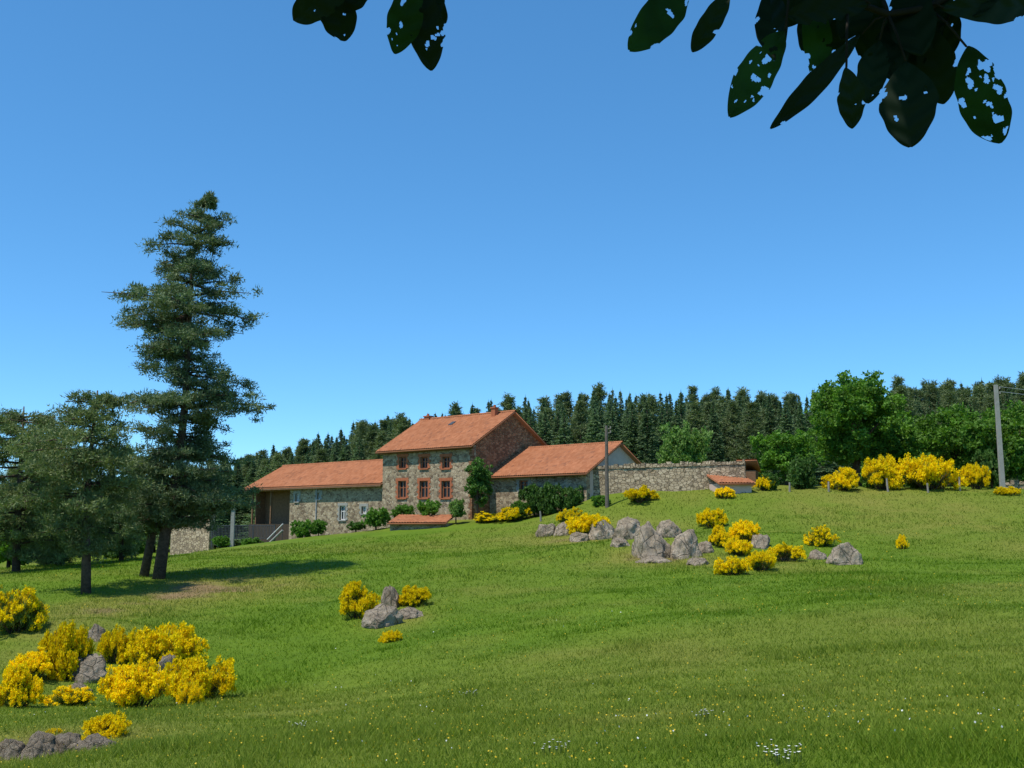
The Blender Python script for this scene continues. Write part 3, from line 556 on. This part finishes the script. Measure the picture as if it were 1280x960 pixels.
for i,(px,py,w,h,mt,lb,Y) in enumerate((
(668,642,44,36,M_leafd,'dark green shrub at the left of the clump before the low barn',77.5),(692,643,46,41,M_leafd,'tall dark shrub in the middle of the clump before the low barn',76.),(718,642,40,36,M_leafd,'dark shrub right of the clump touching the stone wall',75.5),
(650,645,26,20,M_leaf,'small light shrub at the left foot of the dark clump before the low barn',76.5),(570,646,28,24,M_leafp,'pale shrub under the right window of the farmhouse',77.8),(536,645,32,22,M_leaf,'green shrub under the middle window of the farmhouse',79.),
(505,648,34,18,M_leaf,'low green shrub under the left window of the farmhouse',81.),(470,658,38,25,M_leaf,'rounded green shrub at the joint of farmhouse and low wing',80.),(378,673,36,25,M_leaf,'green shrub beside the sloping handrail',81.),(398,667,26,18,M_leaf,'low shrub under the low wing wall, right of the handrail shrub',81.),
(276,682,26,14,M_leaf,'small green bush at the foot of the dark railing',81.),(445,662,30,12,M_leafd,'low dark bush below the white framed window',82.),(750,632,30,14,M_leaf,'low green bush at the foot of the wooden pole',None),(800,624,30,10,M_leaf,'low bush at the foot of the long stone wall',None),
(10,708,90,66,M_leaf,'bright green bush behind the pine cut by the left edge',66.),(62,706,66,52,M_leaf,'bright green bush behind the bushy pine, left of its trunk',67.),(140,698,60,34,M_leafd,'dark low bush between the pine trunks',70.),(165,692,44,26,M_leaf,'light green bush just left of the pale terrace wall',74.),
(962,612,30,22,M_leafd,'dark bush right of the little pink shed',73.),(1000,612,50,44,M_leafd,'dark shrub below the bushy tree left of the big round tree',74.),(1240,608,44,48,M_leafd,'shrub filling the gap left of the concrete pole',75.),
(1092,612,40,34,M_leaf,'green shrub behind the broom under the right side of the big round tree',75.5),(1150,611,46,40,M_leaf,'green shrub behind the widest broom bush',75.5),(314,683,30,13,M_leaf,'low green bush at the foot of the railing, right of the slim pillar',80.5))): shrub(px,py,w,h,mt,lb,i,Y)
# ------------------------------------------------ broom
def broom(seed,dens=.96,tw=8):
    r=np.random.default_rng(seed); nl=24; C=[]
    for i in range(nl):
        az=r.uniform(0,6.283); rd=.82*math.sqrt(r.random()); C.append((rd*math.cos(az),rd*math.sin(az),(.76-.5*rd**2)*r.uniform(.2,1.)**.7))
    C=np.array(C); q=r.normal(size=(nl*18,3)); q[:,2]=np.abs(q[:,2])*1.1-.4; q/=np.linalg.norm(q,axis=1)[:,None]
    lr=r.uniform(.18,.34,nl); cc=np.repeat(C,18,0)+q*np.repeat(lr,18)[:,None]*r.uniform(.55,1.08,(nl*18,1)); cc[:,2]=np.maximum(cc[:,2],.03)
    ky=r.random(len(cc))<dens
    V1,F1=cloud(cc[ky],(.1,.1,.085),50,.05,.046,r,True,.1,.25)
    V2,F2=cloud(np.concatenate([cc[::2]*np.array([.95,.95,.95]),cc[~ky],cc*np.array([.75,.75,.6])]),(.09,.09,.10),tw,.13,.015,r,False,.1,.8,.5,.3)
    mb=MB()
    for c in C: mb.tube([(0,0,-.15),(c[0]*.6,c[1]*.6,c[2]*.5),tuple(c)],[.03,.02,.008],5)
    return npm('blossom',V1,F1),npm('twigs',V2,F2),mb.mesh('stems',True)
BR=[broom(80+i,.97,6) for i in range(6)]+[broom(90+i,.8,16) for i in range(3)]
for i,(x0,x1,y0,y1,lb) in enumerate((
(-18,60,730,792,'yellow broom cut by the left edge, highest of the left bank'),(30,60,761,782,'small yellow broom tuft right of the highest left edge broom'),(48,114,771,850,'tall yellow broom left of the earth patch on the left bank'),(122,170,777,830,'rounded yellow broom at the top middle of the left bank beside a rock'),(160,256,770,840,'large yellow broom at the top right of the left bank'),(128,212,821,887,'large yellow broom at the bottom middle of the left bank'),(206,299,806,876,'yellow broom at the right end of the left bank, over a boulder'),(-8,50,828,887,'low yellow broom at the left edge below the tall one'),(54,118,854,884,'flat sparse yellow broom at the foot of the left bank'),(100,160,885,924,'lone yellow broom above the bottom left rock ledge'),(56,78,906,919,'tiny yellow broom sprig behind the bottom left rock ledge'),(10,70,810,853,'yellow broom between the tall one and the left edge on the left bank'),(222,258,846,884,'small yellow broom at the foot of the left bank below the boulder'),
(418,474,725,774,'yellow broom left of the small rock outcrop in mid meadow'),(495,545,730,759,'yellow broom on the right of the small rock outcrop in mid meadow'),(473,502,785,804,'tiny yellow broom below the small rock outcrop in mid meadow'),
(708,764,637,675,'yellow broom among the left boulders of the right outcrop'),(780,824,608,630,'yellow broom on the crest in front of the long stone wall'),(870,910,630,661,'yellow broom above and right of the biggest boulder'),(884,916,656,684,'small yellow broom right of the second biggest boulder'),(910,954,648,681,'yellow broom in the upper middle of the right outcrop cluster'),(893,937,692,721,'yellow broom at the bottom left of the right outcrop cluster'),(932,972,684,716,'yellow broom at the bottom centre of the right outcrop cluster'),(959,1006,679,704,'yellow broom at the right of the right outcrop cluster'),(1006,1048,656,684,'yellow green broom uphill of the lone right boulder'),(1120,1135,668,688,'tiny lone broom on the meadow at far right'),(891,919,608,625,'small yellow broom in front of the little pink shed'),(905,944,670,696,'yellow broom in the heart of the right outcrop cluster'),
(622,666,630,652,'yellow broom at the foot of the dark shrubs before the low barn'),(694,735,634,658,'sparse broom on the crest left of the wooden pole'),(592,644,640,654,'low broom on the crest below the slim dark tree'),
(1030,1079,584,615,'yellow broom below the left of the big round tree'),(1073,1128,566,614,'tall yellow broom left of the widest broom on the right crest'),(1124,1202,562,614,'widest yellow broom on the right crest before the leafy trees'),(1202,1237,570,610,'yellow broom just left of the concrete pole'),(944,968,595,615,'small yellow broom beside the little pink shed'),(1244,1276,606,621,'low yellow broom under the stone wall at the right edge'))):
    cx=(x0+x1)/2; p=hit(cx,y1-2); m=mpp(p); bm=BR[6+i%3] if i in (0,8,24,28,29,30) else BR[i%6]
    e=empty('broom_bush',(p[0],p[1],p[2]-.05),lb,'bush','flowering broom bushes on the meadow',i*1.9,((x1-x0)*m/2*1.02,(x1-x0)*m/2*1.02,(y1-y0)*m*1.))
    ob('stems',bm[2],M_bark,e); ob('twigs',bm[1],M_stem,e); ob('blossom',bm[0],M_yel,e)
# ------------------------------------------------ rocks
bmx=bmesh.new(); bmesh.ops.create_icosphere(bmx,subdivisions=5,radius=1); ID=np.array([v.co[:] for v in bmx.verts]); IF=np.array([[v.index for v in f.verts] for f in bmx.faces]); bmx.free()
def rock(seed):
    r=np.random.default_rng(seed); N=r.normal(size=(18,3)); N/=np.linalg.norm(N,axis=1)[:,None]; h=r.uniform(.7,1.,18)
    d=ID@N.T; rad=np.min(np.where(d>.05,h/np.maximum(d,.05),9),axis=1); rad=np.minimum(rad,1.04); V=ID*rad[:,None]
    nz_=np.array([noise.fractal(Vector(v)*2.6+Vector((seed,0,0)),.8,2.1,6)*.11+abs(noise.noise(Vector(v)*1.6+Vector((0,seed,0))))*-.16 for v in V]); V=V*(1+nz_)[:,None]
    lo,hi=V.min(0),V.max(0); V=(V-(lo+hi)/2)/((hi-lo)/2); V[:,2]=(V[:,2]+1)/2*2.-1.08
    return npm('rock',V,IF,False)
RK=[rock(90+i) for i in range(10)]
for i,(px,py,w,h,lb) in enumerate((
(683,670,28,17,'small grey boulder at the far left of the right outcrop'),(703,669,28,18,'grey boulder second from the left in the right outcrop'),(754,673,40,27,'rounded grey boulder right of the leftmost outcrop broom'),(785,671,42,27,'pale grey boulder left of the biggest boulder'),(813,695,54,46,'biggest boulder of the right outcrop'),(858,696,50,37,'second biggest boulder, right of the biggest one'),(816,702,50,8,'flat reddish slab at the foot of the biggest boulder'),(836,668,38,20,'boulder wedged uphill between the two biggest boulders'),(1055,705,50,29,'lone rounded boulder at the right end of the outcrop'),(1022,699,26,13,'small stone left of the lone rounded boulder'),(950,684,28,18,'grey stone among the broom of the right outcrop cluster'),(776,682,28,11,'low stone in the grass left of the biggest boulder'),(880,690,26,15,'small stone right of the second biggest boulder'),
(487,760,28,30,'upright stone on top of the small mid meadow outcrop'),(477,781,56,28,'broad cracked boulder of the small mid meadow outcrop'),(514,772,34,14,'flat stone at the right of the small mid meadow outcrop'),
(122,800,26,22,'grey stone at the top of the left bank left of the rounded broom'),(209,862,36,46,'grey boulder between the two right brooms of the left bank'),(106,850,58,34,'half buried stone in the earth patch of the left bank'),(97,866,36,14,'low stone below the earth patch of the left bank'),(140,824,30,20,'stone tucked under the rounded broom on the left bank'),
(12,949,46,28,'leftmost stone of the bottom left rock ledge'),(47,947,58,34,'largest stone of the bottom left rock ledge'),(84,942,54,28,'third stone from the left in the bottom left rock ledge'),(118,938,54,22,'rightmost stone of the bottom left rock ledge'),
(722,676,32,12,'low stone at the foot of the leftmost outcrop broom'),(740,662,28,16,'small stone uphill behind the leftmost outcrop broom'),(872,706,28,10,'low stone in the grass below the second biggest boulder'),(985,700,26,10,'low stone under the right broom of the outcrop cluster'))):
    p=hit(px,py); m=mpp(p); o=ob('boulder',RK[i%10],M_rock); o.location=[float(v) for v in p]; o.rotation_euler=(0,0,i*2.1); o.scale=(w*m/2,w*m/2*.95,h*m*1.02); tag(o,lb,'rock','boulders on the meadow')
# ------------------------------------------------ white flower clumps
for i,(px,py,w,lb) in enumerate(((375,914,26,'white flower clump in the lower left meadow'),(586,872,18,'small white flower clump in the lower middle meadow'),(692,948,40,'white flower clump at the bottom edge near the middle'),(975,956,46,'brightest white flower clump at the bottom edge right of centre'),(880,904,18,'small white flower clump in the lower right meadow'))):
    p=hit(px,py); m=mpp(p); r=np.random.default_rng(200+i); nn=18 if i!=3 else 36; e=empty('flower_clump',p,lb,'flowers','white flower clumps in the meadow'); xy=r.normal(size=(nn,2))*w*m*.26; hh=r.uniform(.05,.11,nn); V=[];Fq=[]; mb=MB()
    zz_=G(p[0]+xy[:,0],p[1]+xy[:,1])-p[2]
    for k in range(nn):
        c=np.array([xy[k,0],xy[k,1],zz_[k]+hh[k]]); mb.tube([(c[0],c[1],zz_[k]-.03),tuple(c)],.002,4); s_=r.uniform(.006,.011)
        for j in range(5):
            an=j*1.2566+k; dd=np.array([math.cos(an),math.sin(an),.35])*s_; sd=np.array([-math.sin(an),math.cos(an),0])*s_*.5; bb=len(V); V+=[c,c+dd*.6+sd,c+dd*1.1,c+dd*.6-sd]; Fq.append([bb,bb+1,bb+2,bb+3])
    ob('blossoms',npm('blossoms',np.array(V),np.array(Fq)),M_white,e); mb.build('stems',M_stem,e)
# ------------------------------------------------ overhanging foreground branches
def leafmesh(Lf,Wf,seed,holes,org,ex,ey,ez):
    r=np.random.default_rng(seed); nu,nv=80,50; hs=[(r.uniform(.2,.92),r.uniform(-.95,.95),.010+.045*r.random()**2.5) for _ in range(int(holes*1.6))]+[(r.uniform(.25,.95),r.choice((-1.,1.)),r.uniform(.02,.06)) for _ in range(2 if holes else 1)]
    U,Vv=np.meshgrid(np.linspace(0,1,nu+1),np.linspace(-1,1,nv+1),indexing='ij')
    u1=np.clip(U,0.003,.997); wd=Wf/2*np.sin(math.pi*u1**1.12)**.62
    z=-.22*Lf*(U-.4)**2+.10*wd*np.abs(Vv)+.0008*np.sin(U*26+4*np.abs(Vv)); wob=1+.05*np.sin(U*9+seed)*np.abs(Vv)+.022*np.sin(U*27+seed*3+Vv)*np.abs(Vv)
    bend=.05*Lf*math.sin(seed*1.7)*U*U
    V=org+(U*Lf)[...,None]*ex+(Vv*wd*wob+bend)[...,None]*ey+z[...,None]*ez; V=V.reshape(-1,3)
    uc=(U[:-1,:-1]+U[1:,1:])/2; vc=(Vv[:-1,:-1]+Vv[1:,1:])/2; keep=np.ones(uc.shape,bool)
    for h0,h1,h2 in hs:
        an=np.arctan2((vc-h1)*Wf/Lf*.5,uc-h0); keep&=np.hypot(uc-h0,(vc-h1)*Wf/Lf*.5)>h2*(1+.3*np.sin(2*an+h0*40)+.18*np.sin(3*an+h1*30))
    i,j=np.nonzero(keep); k=i*(nv+1)+j
    return npm('leaf',V,np.stack([k,k+1,k+nv+2,k+nv+1],1),True)
def branch(label,leaves,twig,D,shade_canopy,seed,thin=()):
    b0=at(*twig[0],D); e=empty('leafy_branch',b0,label,'branch'); r=np.random.default_rng(seed)
    q=MB(); T=[at(px,py,D+.04)-b0 for px,py in twig]; q.tube([tuple(t) for t in T],[.003+.003*(len(T)-i)/len(T) for i in range(len(T))][::1],7)
    for lf in leaves:
        p0=at(lf[0],lf[1],D+lf[6])-b0; j=min(T,key=lambda t_:np.linalg.norm(t_-p0)); q.tube([tuple(j),tuple((j+p0)/2+np.array([0,0,.006])),tuple(p0)],[.0022,.0018,.0015],5)
    q.build('twig',M_twig,e,True)
    for i,(bx,by,tx,ty,w,h,dd) in enumerate(leaves):
        A0=at(bx,by,D+dd); B0=at(tx,ty,D+dd+r.uniform(-.03,.05)); ex=B0-A0; Lf=np.linalg.norm(ex); ex/=Lf; vw=A0-np.array([0,0,EYE]); vw/=np.linalg.norm(vw)
        ey=np.cross(ex,vw); ey/=np.linalg.norm(ey); ez=np.cross(ex,ey); an=r.uniform(-.4,.4); ey2=ey*math.cos(an)+ez*math.sin(an); ez2=np.cross(ex,ey2)
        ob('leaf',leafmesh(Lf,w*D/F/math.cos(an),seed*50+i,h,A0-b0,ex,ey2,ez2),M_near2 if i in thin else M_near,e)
    n_=shade_canopy[0]; c=r.uniform(shade_canopy[1],shade_canopy[2],(n_,3))-b0; V,Fq=cloud(c,(.05,.05,.05),4,.15,.085,r,True,.1,-.2,.3,.8); ob('shade_canopy',npm('shade_canopy',V,Fq),M_near,e)  # unseen leaves above the frame, added to shade the hanging leaves
branch('dark leafy branch with insect eaten leaves hanging into the top right',[(862,-26,794,62,54,3,0),(912,-12,868,66,32,0,.03),(982,36,912,138,50,11,0),(1078,42,966,156,30,0,.05),(1058,84,1071,160,34,1,-.03),(1132,76,1140,181,72,3,.02),(1100,50,1080,126,42,3,.05),(1208,58,1246,181,62,14,0),(1088,4,984,24,36,1,.02),(1180,10,1296,8,44,0,.03),(962,-20,964,74,42,2,.05),(1014,-14,1030,110,38,4,.07),(1160,34,1184,130,52,3,.06),(1090,-20,1050,46,50,0,.08),(1130,-24,1146,66,62,0,.06),(1046,-30,962,36,44,0,.09),(1195,-30,1136,38,50,0,.04),(1240,-34,1215,16,46,0,.05),(1120,20,1112,96,50,2,.07),(1168,-10,1190,72,50,1,.09),(1100,-10,1082,80,46,1,.1),(1150,10,1160,104,54,2,.08),(1040,-20,1004,60,44,1,.1),(1270,-34,1262,14,50,0,.06),(1068,10,1022,74,36,2,.11),(1182,30,1112,88,44,1,.1)],[(1330,-170),(1270,-80),(1210,-20),(1160,10),(1110,18),(1060,0),(990,-30),(900,-60)],1.2,(420,(-.35,.35,2.56),(.95,1.35,3.1)),3,(0,2,7,11))
branch('small dark leaf cluster hanging at the top left of the picture',[(442,-30,362,24,48,1,0),(404,-34,432,52,54,2,.03),(470,-40,420,16,44,0,.04),(518,-34,498,68,46,4,0),(530,-20,534,88,48,7,.03),(506,-26,558,30,42,2,.05),(545,-34,520,50,50,2,.06)],[(760,-170),(640,-100),(540,-60),(480,-55),(420,-60)],1.2,(300,(-1.,.35,2.56),(-.1,1.3,3.1)),4,(3,))
# ------------------------------------------------ light, sky, camera
sd=Vector((-.76,-.65,0)).normalized(); el=math.radians(65); sv=Vector((sd.x*math.cos(el),sd.y*math.cos(el),math.sin(el)))
L_=bpy.data.lights.new('sun','SUN'); L_.energy=5.; L_.angle=math.radians(.53); L_.color=(1,.945,.86); so=bpy.data.objects.new('sun',L_); COL.objects.link(so); so.rotation_euler=sv.to_track_quat('Z','Y').to_euler(); so.location=(-20,-20,40)
w=bpy.data.worlds.new('World'); S.world=w; w.use_nodes=True; t=w.node_tree; bg=t.nodes['Background']
sk=t.nodes.new('ShaderNodeTexSky'); sk.sky_type='NISHITA'; sk.sun_disc=False; sk.sun_elevation=el; sk.sun_rotation=math.atan2(sv.x,sv.y); sk.altitude=1400; sk.air_density=.75; sk.dust_density=.1; sk.ozone_density=3.
hs=nd(t,'ShaderNodeHueSaturation',{'Color':sk.outputs[0],'Saturation':1.2,'Value':.19})
gm=nd(t,'ShaderNodeGamma',{'Color':hs.outputs[0],'Gamma':.74})
t.links.new(mix(t,1.,gm.outputs[0],(4.4,6.8,7.8),'MULTIPLY'),bg.inputs[0]); bg.inputs[1].default_value=.14
cam=bpy.data.cameras.new('Camera'); cam.lens=36*F/1280; cam.sensor_width=36; cam.clip_end=9000; cam.clip_start=.05
co=bpy.data.objects.new('Camera',cam); COL.objects.link(co); co.location=(0,0,EYE); co.rotation_euler=(math.pi/2+TH,0,0); S.camera=co
print('conifers',cnt,'tall pine Y',Yt)
